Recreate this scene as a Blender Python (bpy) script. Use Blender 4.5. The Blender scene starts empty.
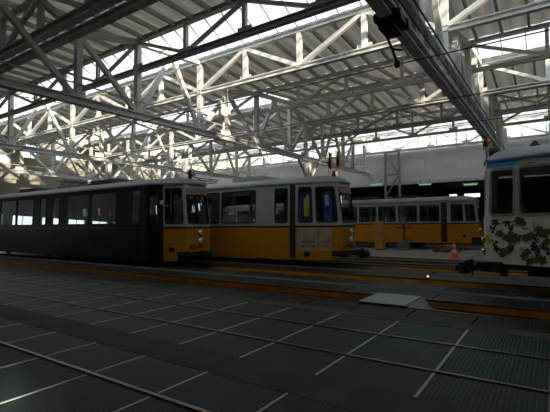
import bpy, bmesh, math, random
from mathutils import Vector, Matrix
random.seed(7)
C = bpy.context.scene.collection
SC = bpy.context.scene

# ------------------------------------------------------------------ camera
H = 1.55
FPX = 410.0
yaw, pit, rol = math.radians(34.065), math.radians(2.4765), math.radians(.5406)
fw = Vector((-math.sin(yaw)*math.cos(pit), math.cos(yaw)*math.cos(pit), math.sin(pit)))
rt = Vector((math.cos(yaw), math.sin(yaw), 0))
dn = -(rt.cross(fw))
r2 = rt*math.cos(rol) + dn*math.sin(rol)
d2 = -rt*math.sin(rol) + dn*math.cos(rol)
rt, dn = r2, d2
cam = bpy.data.objects.new('camera', bpy.data.cameras.new('camera'))
C.objects.link(cam)
cam.data.sensor_width = 36.0
cam.data.lens = FPX/550.0*36.0
cam.data.clip_start = .05
cam.matrix_world = Matrix(((rt.x, -dn.x, -fw.x, 0), (rt.y, -dn.y, -fw.y, 0), (rt.z, -dn.z, -fw.z, H), (0, 0, 0, 1)))
SC.camera = cam

def ray(x, y): return rt*((x-275)/FPX) + dn*((y-206)/FPX) + fw
def on_floor(x, y, z=0.0):
    d = ray(x, y); k = (z-H)/d.z; return (d.x*k, d.y*k)
def on_plane(x, y, Y):                       # pixel on the plane Y = const -> X, Z
    d = ray(x, y); k = Y/d.y; return (d.x*k, H+d.z*k)

# ------------------------------------------------------------------ light
W = bpy.data.worlds.new('sky'); SC.world = W; W.use_nodes = True
bg = W.node_tree.nodes['Background']
bg.inputs[0].default_value = (.86, .93, 1.0, 1)
bg.inputs[1].default_value = 4.0
sun = bpy.data.objects.new('sun', bpy.data.lights.new('sun', 'SUN')); C.objects.link(sun)
sun.data.energy = 45.0; sun.data.color = (1, .86, .66); sun.data.angle = math.radians(1.6)
sun.rotation_euler = Vector((-.91, .41, -.268)).to_track_quat('-Z', 'Y').to_euler()
SC.view_settings.view_transform = 'Standard'
SC.view_settings.look = 'None'
SC.view_settings.gamma = 1.0
SC.view_settings.use_curve_mapping = False
SC.view_settings.exposure = -1.35

# ------------------------------------------------------------------ materials
MATS = {}
def mat(name, col, rough=.6, metal=0.0, var=.12, scale=3.0, bump=0.0, bscale=40.0, emit=None, estr=0, coat=0.0, spec=.5):
    if name in MATS: return MATS[name]
    m = bpy.data.materials.new(name); m.use_nodes = True
    nt = m.node_tree; b = nt.nodes['Principled BSDF']
    b.inputs['Roughness'].default_value = rough
    b.inputs['Metallic'].default_value = metal
    b.inputs['Specular IOR Level'].default_value = spec
    b.inputs['Coat Weight'].default_value = coat
    tc = nt.nodes.new('ShaderNodeTexCoord')
    n = nt.nodes.new('ShaderNodeTexNoise'); n.inputs['Scale'].default_value = scale; n.inputs['Detail'].default_value = 5
    nt.links.new(tc.outputs['Object'], n.inputs['Vector'])
    r = nt.nodes.new('ShaderNodeValToRGB')
    lo = tuple(max(0, c*(1-var)) for c in col)+(1,); hi = tuple(min(1, c*(1+var)) for c in col)+(1,)
    r.color_ramp.elements[0].color = lo; r.color_ramp.elements[1].color = hi
    r.color_ramp.elements[0].position = .3; r.color_ramp.elements[1].position = .7
    nt.links.new(n.outputs['Fac'], r.inputs['Fac']); nt.links.new(r.outputs['Color'], b.inputs['Base Color'])
    if bump:
        n2 = nt.nodes.new('ShaderNodeTexNoise'); n2.inputs['Scale'].default_value = bscale
        nt.links.new(tc.outputs['Object'], n2.inputs['Vector'])
        bp = nt.nodes.new('ShaderNodeBump'); bp.inputs['Strength'].default_value = bump; bp.inputs['Distance'].default_value = .02
        nt.links.new(n2.outputs['Fac'], bp.inputs['Height']); nt.links.new(bp.outputs['Normal'], b.inputs['Normal'])
    if emit:
        b.inputs['Emission Color'].default_value = emit+(1,); b.inputs['Emission Strength'].default_value = estr
    MATS[name] = m
    return m

def glass_mat(name, tint, refl=.6, rough=.02):
    m = bpy.data.materials.new(name); m.use_nodes = True
    nt = m.node_tree; nt.nodes.remove(nt.nodes['Principled BSDF'])
    out = nt.nodes['Material Output']
    t = nt.nodes.new('ShaderNodeBsdfTransparent'); t.inputs[0].default_value = tint+(1,)
    g = nt.nodes.new('ShaderNodeBsdfGlossy'); g.inputs['Roughness'].default_value = rough; g.inputs['Color'].default_value = (.9, .95, 1, 1)
    lw = nt.nodes.new('ShaderNodeFresnel'); lw.inputs['IOR'].default_value = 1.5
    mu = nt.nodes.new('ShaderNodeMath'); mu.operation = 'MULTIPLY'; mu.inputs[1].default_value = refl
    nt.links.new(lw.outputs[0], mu.inputs[0])
    mx = nt.nodes.new('ShaderNodeMixShader')
    nt.links.new(mu.outputs[0], mx.inputs[0]); nt.links.new(t.outputs[0], mx.inputs[1]); nt.links.new(g.outputs[0], mx.inputs[2])
    nt.links.new(mx.outputs[0], out.inputs[0])
    return m

def grating_mat(name, col, col2, metal=.1, spec=.18):
    m = bpy.data.materials.new(name); m.use_nodes = True
    nt = m.node_tree; b = nt.nodes['Principled BSDF']
    b.inputs['Roughness'].default_value = .5; b.inputs['Metallic'].default_value = metal; b.inputs['Specular IOR Level'].default_value = spec
    tc = nt.nodes.new('ShaderNodeTexCoord')
    w = nt.nodes.new('ShaderNodeTexWave'); w.wave_type = 'BANDS'; w.bands_direction = 'X'; w.inputs['Scale'].default_value = 7.5; w.inputs['Distortion'].default_value = 0
    nt.links.new(tc.outputs['Object'], w.inputs['Vector'])
    n = nt.nodes.new('ShaderNodeTexNoise'); n.inputs['Scale'].default_value = 2.5; n.inputs['Detail'].default_value = 6
    nt.links.new(tc.outputs['Object'], n.inputs['Vector'])
    r = nt.nodes.new('ShaderNodeValToRGB'); r.color_ramp.elements[0].color = col2+(1,); r.color_ramp.elements[1].color = col+(1,)
    r.color_ramp.elements[0].position = .15; r.color_ramp.elements[1].position = .6
    nt.links.new(w.outputs['Fac'], r.inputs['Fac'])
    mx = nt.nodes.new('ShaderNodeMix'); mx.data_type = 'RGBA'; mx.blend_type = 'MULTIPLY'; mx.inputs[0].default_value = .5
    nt.links.new(r.outputs['Color'], mx.inputs[6]); nt.links.new(n.outputs['Color'], mx.inputs[7]); nt.links.new(mx.outputs[2], b.inputs['Base Color'])
    bp = nt.nodes.new('ShaderNodeBump'); bp.inputs['Strength'].default_value = .5; bp.inputs['Distance'].default_value = .01
    nt.links.new(w.outputs['Fac'], bp.inputs['Height']); nt.links.new(bp.outputs['Normal'], b.inputs['Normal'])
    return m

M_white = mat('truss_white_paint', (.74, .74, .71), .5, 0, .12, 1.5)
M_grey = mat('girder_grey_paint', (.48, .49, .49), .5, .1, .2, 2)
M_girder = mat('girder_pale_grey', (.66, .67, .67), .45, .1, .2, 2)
M_dark = mat('dark_steel', (.055, .055, .06), .5, .4, .3, 4)
M_black = mat('black_rubber', (.014, .014, .015), .6, 0, .3, 6)
M_deck = mat('roof_sheet_grey', (.38, .37, .35), .6, .0, .15, 1.2)
def add_translucent(m, col):
    nt = m.node_tree; b = nt.nodes['Principled BSDF']; out = nt.nodes['Material Output']
    tr = nt.nodes.new('ShaderNodeBsdfTranslucent'); tr.inputs[0].default_value = col+(1,)
    ad = nt.nodes.new('ShaderNodeAddShader'); nt.links.new(b.outputs[0], ad.inputs[0]); nt.links.new(tr.outputs[0], ad.inputs[1]); nt.links.new(ad.outputs[0], out.inputs[0])
add_translucent(M_deck, (.050, .048, .045))  # transmission added to brighten the roof underside and fill the hall
M_rafter = mat('rafter_paint', (.55, .54, .51), .6, 0, .12, 1.5)
M_conc = mat('concrete', (.078, .067, .056), .85, 0, .3, 2.5, .3, 60, spec=.2)
M_conc_l = mat('platform_concrete', (.21, .21, .205), .8, 0, .2, 1.2, .2, 50)
M_wall = mat('wall_white', (.84, .84, .82), .7, 0, .06, .8)
M_wall_dim = mat('wall_grey', (.16, .16, .155), .8, 0, .1, .8)
M_wall_mid = mat('wall_beige', (.34, .32, .28), .8, 0, .12, .8)
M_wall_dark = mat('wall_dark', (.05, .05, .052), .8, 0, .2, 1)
M_rail = mat('rail_steel', (.20, .13, .09), .38, .7, .35, 7)
M_railhead = mat('rail_head_steel', (.20, .15, .12), .35, .8, .15, 9)
M_joint = mat('joint_strip', (.42, .46, .47), .5, .1, .1, 5)
M_orange = mat('pit_orange', (.62, .26, .02), .5, 0, .25, 2.5)
M_pit = mat('pit_concrete', (.06, .055, .05), .9, 0, .3, 3)
M_grate = grating_mat('grating_steel', (.034, .062, .072), (.010, .019, .023))
M_grate_d = grating_mat('grating_dark', (.030, .030, .030), (.012, .012, .012), 0, .12)
M_sky_glass = glass_mat('skylight_glass', (.92, .95, .95), .5)
M_tram_glass = glass_mat('tram_glass', (.80, .84, .85), .9)
M_yellow = mat('tram_yellow', (.52, .215, .006), .28, 0, .06, 2, coat=.3)
M_cream = mat('tram_cream', (.43, .415, .38), .32, 0, .06, 2, coat=.2)
M_belt = mat('tram_black_band', (.015, .015, .016), .35, 0, .2, 3)
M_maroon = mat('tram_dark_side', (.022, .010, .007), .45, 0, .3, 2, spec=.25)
M_roofgrey = mat('tram_roof_grey', (.36, .40, .44), .4, .1, .12, 2)
M_int = mat('tram_interior', (.30, .29, .27), .7)
M_seat = mat('seat_blue', (.07, .10, .24), .7)
M_seat_w = mat('seat_shell_pale', (.50, .55, .58), .5)
M_pole_y = mat('grab_pole_yellow', (.85, .48, .03), .35)
M_chrome = mat('chrome', (.75, .75, .75), .12, 1.0, .05)
M_lens = mat('lamp_glass', (.75, .78, .80), .1, .6, .1, 20)
M_red = mat('red_lens', (.40, .02, .02), .2)
M_sign = mat('display_rose', (.33, .17, .15), .4, 0, .25, 9)

# ------------------------------------------------------------------ helpers
def obj(name, verts, faces, m, parent=None, smooth=False):
    me = bpy.data.meshes.new(name); me.from_pydata([tuple(v) for v in verts], [], faces); me.update()
    if m: me.materials.append(m)
    if smooth:
        for p in me.polygons: p.use_smooth = True
    o = bpy.data.objects.new(name, me); C.objects.link(o)
    if parent: o.parent = parent
    return o
def inst(name, src, loc, parent=None, rot=(0, 0, 0), scale=None):
    o = bpy.data.objects.new(name, src.data if hasattr(src, 'data') else src); C.objects.link(o)
    o.location = loc; o.rotation_euler = rot
    if scale: o.scale = scale
    if parent: o.parent = parent
    return o
def empty(name, loc=(0, 0, 0), rz=0.0):
    o = bpy.data.objects.new(name, None); C.objects.link(o); o.location = loc; o.rotation_euler = (0, 0, rz); o.empty_display_size = .2
    return o
def tag(o, label, cat, group=None, kind=None):
    o['label'] = label; o['category'] = cat
    if group: o['group'] = group
    if kind: o['kind'] = kind
    return o
def struct(o): o['kind'] = 'structure'; return o
BOXF = [(0, 3, 2, 1), (4, 5, 6, 7), (0, 1, 5, 4), (1, 2, 6, 5), (2, 3, 7, 6), (3, 0, 4, 7)]
class MB:
    def __init__(s): s.v = []; s.f = []
    def add(s, v, f):
        n = len(s.v); s.v += [Vector(q) for q in v]; s.f += [tuple(i+n for i in q) for q in f]; return s
    def box(s, a, b):
        (x0, y0, z0), (x1, y1, z1) = a, b
        return s.add([(x0, y0, z0), (x1, y0, z0), (x1, y1, z0), (x0, y1, z0), (x0, y0, z1), (x1, y0, z1), (x1, y1, z1), (x0, y1, z1)], BOXF)
    def bar(s, p, q, w, h=None, up=(0, 0, 1)):
        h = h or w; p = Vector(p); q = Vector(q); d = (q-p).normalized(); u = Vector(up)
        if abs(d.dot(u)) > .95: u = Vector((0, 1, 0))
        a = d.cross(u).normalized()*w/2; b = a.cross(d).normalized()*h/2
        return s.add([p-a-b, p+a-b, p+a+b, p-a+b, q-a-b, q+a-b, q+a+b, q-a+b], BOXF)
    def ibeam(s, p, q, w, h, t):
        p = Vector(p); q = Vector(q); z = Vector((0, 0, 1))
        s.bar(p+z*(h/2-t/2), q+z*(h/2-t/2), w, t); s.bar(p-z*(h/2-t/2), q-z*(h/2-t/2), w, t); return s.bar(p, q, t, h-2*t)
    def lathe(s, prof, c=(0, 0, 0), axis='z', n=16):
        c = Vector(c); base = len(s.v)
        for r, h in prof:
            for i in range(n):
                a = 2*math.pi*i/n; x, y = r*math.cos(a), r*math.sin(a)
                s.v.append(c+(Vector((x, y, h)) if axis == 'z' else Vector((h, x, y)) if axis == 'x' else Vector((x, h, y))))
        for j in range(len(prof)-1):
            for i in range(n):
                s.f.append((base+j*n+i, base+j*n+(i+1) % n, base+(j+1)*n+(i+1) % n, base+(j+1)*n+i))
        s.f.append(tuple(base+i for i in reversed(range(n)))); s.f.append(tuple(base+(len(prof)-1)*n+i for i in range(n)))
        return s
    def tube(s, pts, r, n=8):
        pts = [Vector(p) for p in pts]; base = len(s.v)
        for i, p in enumerate(pts):
            d = (pts[min(i+1, len(pts)-1)]-pts[max(i-1, 0)]).normalized()
            u = Vector((0, 0, 1)) if abs(d.z) < .9 else Vector((0, 1, 0))
            a = d.cross(u).normalized(); b = a.cross(d)
            for k in range(n):
                t = 2*math.pi*k/n; s.v.append(p+a*r*math.cos(t)+b*r*math.sin(t))
        for i in range(len(pts)-1):
            for k in range(n):
                s.f.append((base+i*n+k, base+i*n+(k+1) % n, base+(i+1)*n+(k+1) % n, base+(i+1)*n+k))
        s.f.append(tuple(base+i for i in reversed(range(n)))); s.f.append(tuple(base+(len(pts)-1)*n+i for i in range(n)))
        return s
    def build(s, name, m, parent=None, smooth=False): return obj(name, s.v, s.f, m, parent, smooth)
def text_obj(name, body, size, m, parent, loc, rot, mirror=False, ext=.002, align='CENTER'):
    cu = bpy.data.curves.new(name, 'FONT'); cu.body = body; cu.size = size; cu.extrude = ext; cu.align_x = align; cu.align_y = 'CENTER'; cu.space_line = .85; cu.offset = size*.02
    t = bpy.data.objects.new(name, cu); C.objects.link(t)
    bpy.context.view_layer.update()
    me = bpy.data.meshes.new_from_object(t.evaluated_get(bpy.context.evaluated_depsgraph_get()))
    bpy.data.objects.remove(t); me.materials.clear(); me.materials.append(m)
    if mirror:
        for v in me.vertices: v.co.x = -v.co.x
        me.flip_normals()
    o = bpy.data.objects.new(name, me); C.objects.link(o); o.location = loc; o.rotation_euler = rot; o.parent = parent
    return o

# ------------------------------------------------------------------ the hall: floor
TC = [2.0, 5.04, 8.09, 11.15, 14.2, 17.25]
HG = .53
XL, XR = -29.6, 7.0
PITS = {2, 3, 4}
floor = struct(obj('floor', *(lambda b: (b.v, b.f))(MB().box((XL, -2.5, -1.6), (XR, 38, -1.45))), M_pit))
def slab(y0, y1, m, name, top=-.012, x0=XL, x1=XR, z0=-1.45):
    return MB().box((x0, y0, z0), (x1, y1, top)).build(name, m, floor)
slab(-2.5, TC[0]-HG-.9, M_conc, 'concrete_slab')
slab(TC[0]-HG-.9, TC[2]-HG-.045, M_pit, 'concrete_bed', -.05)
for k in (2, 3, 4):
    slab(TC[k]+HG+.045, (TC[k+1]-HG-.045), M_pit, 'concrete_bed', -.05)
slab(TC[5]-HG-.045, 18.35, M_conc, 'concrete_bed', -.05)
slab(18.35, 38, M_conc_l, 'platform', 0.0)
STRIP = [(1.22, 1.75), (1.44, 1.79), (1.40, 1.78), (1.34, 1.74), (1.34, 1.74), (0, 0)]
for k in range(0, 6):
    c = TC[k]
    s0, s1 = STRIP[k]; slab(c+s0, c+s1, M_conc, 'concrete_strip', .004, z0=-.06) if k < 5 else None
    for sgn in (-1, 1):
        y = c+sgn*HG
        rl = MB().box((XL, y-.035, -.04), (XR, y+.035, .0)).box((XL, y-.012, -.14), (XR, y+.012, -.03)).box((XL, y-.065, -.16), (XR, y+.065, -.14)).build('rail', M_rail, floor)
        MB().box((XL, y-.022, -.002), (XR, y+.022, .012)).build('rail_head', M_railhead, rl)
        if k in PITS:   # painted girder that carries the rail along the pit
            MB().box((XL, y-.045 if sgn > 0 else y-.03, -.42), (XR, y+.03 if sgn > 0 else y+.045, -.042)).build('pit_girder', M_orange, floor)
# grating panels, one metre long
def grating(y0, y1, xs, m, joints=True, L=1.0, z=0.0):
    w = y1-y0
    src = MB().box((.016, 0, -.045), (L-.016, w, 0)).build('grating_panel', m, floor)
    js = MB().box((-.014, 0, -.045), (.014, w, .003)).build('joint_strip', M_joint, floor) if joints else None
    first = True
    for x in xs:
        if first: src.location = (x, y0, z); o = src
        else: o = inst('grating_panel', src, (x, y0, z), floor)
        if joints:
            if first: js.location = (x, y0, z)
            else: inst('joint_strip', js, (x, y0, z), floor)
        first = False
def xs_for(y, L=1.0, lim=-30):
    n = int(min(-lim, 2.75*y+2.5)/L); return [-.06-L*i for i in range(-1, n)]
grating(TC[0]-HG-.9, TC[0]-HG-.05, xs_for(1), M_grate)
grating(TC[0]-HG+.05, TC[0]+HG-.05, xs_for(2), M_grate)
grating(TC[0]+HG+.05, TC[0]+1.22, xs_for(2.7), M_grate)
grating(TC[0]+1.75, TC[1]-HG-.05, xs_for(4), M_grate)
grating(TC[1]-HG+.05, TC[1]+HG-.05, xs_for(5), M_grate)
grating(TC[1]+HG+.05, TC[1]+1.44, xs_for(6), M_grate)
grating(TC[1]+1.79, TC[2]-HG-.05, xs_for(7), M_grate_d, False)
grating(TC[2]+HG+.05, TC[2]+1.40, xs_for(9, 2), M_grate_d, False, 2.0)
grating(TC[2]+1.78, TC[3]-HG-.05, xs_for(10, 2), M_grate_d, False, 2.0)
grating(TC[3]+HG+.05, TC[3]+1.34, xs_for(12, 3), M_grate_d, False, 3.0)
grating(TC[3]+1.74, TC[4]-HG-.05, xs_for(12, 3), M_grate_d, False, 3.0)
grating(TC[5]-HG+.05, TC[5]+HG-.05, xs_for(12, 3), M_grate_d, False, 3.0)
M_linepaint = mat('yellow_line_paint', (.80, .42, .03), .6, 0, .15, 6)
MB().box((XL, 18.36, 0), (-3.3, 18.46, .006)).build('yellow_line', M_linepaint, floor)

# ------------------------------------------------------------------ walls
YB = 27.4
def on_end_wall(x, y):
    d = ray(x, y); k = XL/d.x; return d.y*k, H+d.z*k
holes_l = [(-1.5+i*1.9, -.2+i*1.9, 1.7, 2.45) for i in range(15)]
for q in ((0, 163, 10, 155), (22, 157, 40, 146), (56, 160, 66, 150)):
    (ya, za), (yb, zb) = on_end_wall(q[0], q[1]), on_end_wall(q[2], q[3]); holes_l.append((ya, yb, za, zb))
ys = sorted({-2.5, 38.0} | {h[0] for h in holes_l} | {h[1] for h in holes_l})
lw = MB()
for ya, yb in zip(ys, ys[1:]):
    hs = sorted([(h[2], h[3]) for h in holes_l if h[0] <= ya+1e-6 and h[1] >= yb-1e-6]); z = 0
    for z0_, z1_ in hs: lw.box((XL-.2, ya, z), (XL, yb, z0_)); z = z1_
    lw.box((XL-.2, ya, z), (XL, yb, 9))
wl = struct(lw.build('wall_left', M_wall_mid))
wlw = struct(empty('window_1'))
for ya, yb, za, zb in holes_l:
    MB().box((XL-.12, ya, za), (XL-.11, yb, zb)).build('glass_pane', M_sky_glass, wlw)
    for f_ in (0, .5, 1):
        yy = ya+(yb-ya)*f_; MB().box((XL-.14, yy-.02, za), (XL-.08, yy+.02, zb)).build('mullion', M_white, wlw)
wr = struct(MB().box((XR, -2.5, 0), (XR+.2, 38, 9)).build('wall_right', M_wall_dim))
wb = struct(MB().box((XL, YB, 4.12), (XR, YB+.2, 6.45)).build('wall_back', M_wall))
for i in range(16):     # cladding panels of the upper back wall
    x = -29.5+i*2.28
    MB().box((x+.02, YB-.03, 4.30), (x+2.26, YB+.01, 6.40)).build('wall_panel', M_wall, wb)
MB().box((XL, YB-.08, 4.08), (XR, YB+.2, 4.28)).build('lintel', M_white, wb)
cw = struct(empty('window_2'))
for i in range(31):
    x = -29.5+i*1.175
    MB().box((x-.03, YB, 6.45), (x+.03, YB+.12, 7.45)).build('mullion', M_white, cw)
    MB().box((x+.03, YB+.05, 6.47), (x+1.145, YB+.06, 7.43)).build('glass_pane', M_sky_glass, cw)
# dark rear hall behind the opening
x0, z0 = on_plane(464, 197.5, 37.9); x1, z1 = on_plane(480, 193, 37.9)
x2, _ = on_plane(449, 195, 37.9); x3, _ = on_plane(457, 195, 37.9)
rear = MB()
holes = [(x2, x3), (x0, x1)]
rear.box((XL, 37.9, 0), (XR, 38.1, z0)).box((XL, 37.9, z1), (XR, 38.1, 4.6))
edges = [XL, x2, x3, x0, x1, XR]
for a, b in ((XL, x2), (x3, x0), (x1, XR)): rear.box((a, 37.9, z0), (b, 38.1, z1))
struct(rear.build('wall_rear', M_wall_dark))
w3 = struct(empty('window_3'))
for a, b in holes: MB().box((a, 37.98, z0), (b, 38.0, z1)).build('glass_pane', M_sky_glass, w3)
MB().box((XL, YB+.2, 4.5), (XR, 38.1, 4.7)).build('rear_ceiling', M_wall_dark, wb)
# wall behind the viewer with two openings added to throw a floor sun patch
fr = MB(); FY = -2.5; WT = .03
WX = [(5.08, 5.72), (6.0, 6.22)]; WZ0, WZ1 = 1.0, 2.97
fr.box((XL, FY-WT, 0), (XR, FY, WZ0)).box((XL, FY-WT, WZ1), (XR, FY, 9))
for a, b in ((XL, WX[0][0]), (WX[0][1], WX[1][0]), (WX[1][1], XR)): fr.box((a, FY-WT, WZ0), (b, FY, WZ1))
struct(fr.build('wall_front', M_wall_dim))

# ------------------------------------------------------------------ roof
ZB = 6.35
BAY = 6.18
T2 = [1.85+BAY*k for k in range(4)]       # near edge truss of each ridge skylight
T3 = [4.57+BAY*k for k in range(4)]
ZT2, ZT3 = 7.28, 7.56
ceiling = struct(empty('ceiling'))
bands = [((-2.6, 7.56), (T2[1], ZT2))] + [((T3[k], ZT3), (T2[k+1], ZT2)) for k in range(1, 3)] + [((T3[3], ZT3), (25.3, 7.53))]  # roof over the viewer closed, its unseen skylight left out to dim the floor
def sheet(ya, za, yb, zb, xa, xb):
    n = int((xb-xa)/.1); v = []; f = []
    for i in range(n+1):
        x = xa+(xb-xa)*i/n; dz = .008 if i % 4 in (0, 1) else -.004
        v += [(x, ya, za+.10+dz), (x, yb, zb+.10+dz)]
    for i in range(n): f.append((2*i, 2*i+1, 2*i+3, 2*i+2))
    obj('roof_sheet', v, f, M_deck, ceiling)
    rsrc = MB().bar((0, ya, za+.03), (0, yb, zb+.03), .07, .13).build('rafter', M_rafter, ceiling)
    rsrc.location.x = xb-.35
    x = xb-.35-.704
    while x > xa:
        inst('rafter', rsrc, (x, 0, 0), ceiling); x -= .704
for (ya, za), (yb, zb) in bands: sheet(ya, za, yb, zb, XL, XR)
# ridge strips: glazed saddles in some bays, sheeted over in the others
FX = [-2.08-8.45*i for i in range(-1, 4)]      # transverse frames
GL = {1: [(XL, XR)], 2: [(XL, FX[2]), (FX[1], XR)], 3: [(XL, FX[3])]}
SO = {1: [], 2: [(FX[2], FX[1])], 3: [(FX[3], XR)]}
for k in range(1, 4):
    w = struct(empty('window_%d' % (k+3)))
    ym = (T2[k]+T3[k])/2; zr = 8.36
    for xa, xb in GL[k]:
        nx = max(1, round((xb-xa)/1.408)); pw = (xb-xa)/nx
        for (ya, za) in ((T2[k], ZT2+.12), (T3[k], ZT3+.12)):
            pane = MB().add([(.02, ya, za), (pw-.02, ya, za), (pw-.02, ym, zr), (.02, ym, zr)], [(0, 1, 2, 3)]).build('glass_pane', M_sky_glass, w)
            pane.location.x = xa
            bar = MB().bar((0, ya, za), (0, ym, zr), .03, .06).build('glazing_bar', M_grey, w); bar.location.x = xa
            for i in range(nx):
                if i: inst('glass_pane', pane, (xa+pw*i, 0, 0), w); inst('glazing_bar', bar, (xa+pw*i, 0, 0), w)
                inst('glazing_bar', bar, (xa+pw*(i+.5), 0, 0), w)
        MB().box((xa, ym-.05, zr-.06), (xb, ym+.05, zr+.04)).build('ridge_bar', M_grey, w)
        for e in (xa, xb):      # gable ends of the saddle
            if XL < e < XR: MB().add([(e, T2[k], ZT2+.1), (e, T3[k], ZT3+.1), (e, ym, zr)], [(0, 1, 2)]).build('gable_end', M_deck, w)
    if k == 3:      # flat glazed strip along the back wall
        bar = MB().bar((0, 25.3, 7.62), (0, YB+.2, 7.55), .03, .06).build('glazing_bar', M_grey, w); bar.location.x = XL
        pane = MB().add([(.02, 25.3, 7.62), (1.386, 25.3, 7.62), (1.386, YB+.2, 7.55), (.02, YB+.2, 7.55)], [(0, 1, 2, 3)]).build('glass_pane', M_sky_glass, w); pane.location.x = XL
        for i in range(1, 26): inst('glazing_bar', bar, (XL+1.406*i, 0, 0), w); inst('glass_pane', pane, (XL+1.406*i, 0, 0), w)
    for xa, xb in SO[k]:
        sheet(T2[k], ZT2, T3[k], ZT3, xa, xb)

PAN = 8.45/4
def x_truss(y, zb, zt, label, m, cw=.16, vw=.13, dw=.11, phase=0):
    t = empty('roof_truss', (0, y, zb)); tag(t, label, 'truss', 'lengthwise roof trusses under the skylights')
    hh = zt-zb
    MB().ibeam((XL, 0, 0), (XR, 0, 0), cw, cw, .025).build('bottom_chord', m, t)
    MB().ibeam((XL, 0, hh), (XR, 0, hh), cw, cw, .025).build('top_chord', m, t)
    x = FX[0]; i = 0
    vs = MB().box((-vw/2, -vw/2, cw/2), (vw/2, vw/2, hh-cw/2)).build('vertical', m, t)
    vs.location.x = x
    da = MB().bar((0, 0, .05), (PAN, 0, hh-.05), dw).build('diagonal', m, t)
    db = MB().bar((0, 0, hh-.05), (PAN, 0, .05), dw).build('diagonal', m, t)
    da.location.x = x-PAN; db.location.x = x-2*PAN
    gp = MB().box((-.22, -.02, -.06), (.22, .02, .2)).build('gusset_plate', m, t); gp.location.x = x
    while x > XL+PAN:
        x -= PAN; i += 1
        inst('vertical', vs, (x, 0, 0), t); inst('gusset_plate', gp, (x, 0, 0), t)
        if i >= 2 and x-PAN > XL:
            inst('diagonal', (da if (i+phase) % 2 == 0 else db), (x-PAN, 0, 0), t)
    return t
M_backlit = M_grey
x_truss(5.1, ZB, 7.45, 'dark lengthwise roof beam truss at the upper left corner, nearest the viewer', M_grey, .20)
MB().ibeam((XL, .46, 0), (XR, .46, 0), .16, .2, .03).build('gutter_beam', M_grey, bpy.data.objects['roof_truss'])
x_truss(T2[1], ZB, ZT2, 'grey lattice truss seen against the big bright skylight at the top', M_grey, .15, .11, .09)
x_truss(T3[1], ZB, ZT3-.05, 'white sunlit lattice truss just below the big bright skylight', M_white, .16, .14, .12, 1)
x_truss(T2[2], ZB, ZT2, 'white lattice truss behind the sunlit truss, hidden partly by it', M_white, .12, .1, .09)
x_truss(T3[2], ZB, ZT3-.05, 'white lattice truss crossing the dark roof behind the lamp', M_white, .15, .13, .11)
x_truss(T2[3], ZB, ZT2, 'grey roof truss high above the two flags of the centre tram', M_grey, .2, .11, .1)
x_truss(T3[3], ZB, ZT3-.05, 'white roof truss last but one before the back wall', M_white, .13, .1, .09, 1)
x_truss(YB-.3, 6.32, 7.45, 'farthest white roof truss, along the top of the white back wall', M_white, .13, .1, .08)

FLAB = {-1: 'white roof frame across the hall outside the right edge', 0: 'nearest roof frame across the hall, with a broad grey girder above the white tram',
        1: 'white roof frame across the hall, second from the right, with large open triangles', 2: 'white roof frame across the hall above the rear of the two trams, third from right',
        3: 'white roof frame across the hall, nearest the left end wall'}
ZF = 4.92
for n, X in zip(range(-1, 4), FX):
    if n == -1: continue
    t = empty('roof_frame', (X, 0, 0)); tag(t, FLAB[n], 'roof frame', 'roof frames across the hall')
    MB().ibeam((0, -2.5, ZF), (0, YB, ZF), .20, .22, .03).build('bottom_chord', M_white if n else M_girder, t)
    tops = []
    for k in range(-1, 4):
        yb = BAY*k
        tops += [(6.1-BAY+yb+BAY*1, 6.80), (T2[0]+yb+BAY, ZT2-.05), (T3[0]+yb+BAY, ZT3-.1)]
    tops = [(y, z) for y, z in tops if -2.4 < y < YB-.1]
    for (a, za), (b, zb2) in zip(tops, tops[1:]):
        MB().bar((0, a, za), (0, b, zb2), .17, .16).build('top_chord', M_white, t)
    for y, z in tops:
        if y < 5.5: continue
        MB().box((-.085, y-.08, ZF+.1), (.085, y+.08, z)).build('vertical', M_white, t)
        MB().box((-.11, y-.28, ZF+.05), (-.09, y+.28, ZF+.33)).build('gusset_plate', M_white, t)
    for k in range(4):
        yv, y2, y3 = 6.1-BAY+BAY*k, T2[k], T3[k]; ym = (y2+y3)/2
        for p, q in (((yv, 6.75), (y2-.05, ZF+.1)), ((y2+.08, ZF+.1), (ym, ZT2)), ((ym, ZT2), (y3-.08, ZF+.1)), ((y3+.05, ZF+.1), (yv+BAY, 6.75))):
            if p[0] > 6.0 and q[0] < YB: MB().bar((0, p[0], p[1]), (0, q[0], q[1]), .13, .13).build('diagonal', M_white, t)
    MB().bar((0, 3.7, 7.2), (0, 6.0, ZF+.1), .13, .13).build('diagonal', M_white, t)
    MB().tube([(.13, -2.4, ZF+.42), (.13, YB-.2, ZF+.42)], .02, 6).build('conduit', M_rafter, t)
    if n == 0:
        g = MB().box((-.14, 5.0, ZF-.02), (.16, 21.5, ZF+.03)).box((.02, 5.0, ZF+.03), (.05, 21.5, ZF+.42)).box((-.14, 5.0, ZF+.42), (.16, 21.5, ZF+.47))
        for i in range(16): g.box((-.12, 5.5+i, ZF+.03), (.14, 5.53+i, ZF+.42))
        g.build('grey_girder', M_girder, t)
        MB().tube([(.20, 5.0, ZF+.50), (.20, 21.5, ZF+.50)], .02, 6).build('conduit', M_dark, t)
        MB().tube([(.20, 5.0, ZF+.10), (.20, 21.5, ZF+.10)], .015, 6).build('conduit', M_dark, t)
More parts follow.
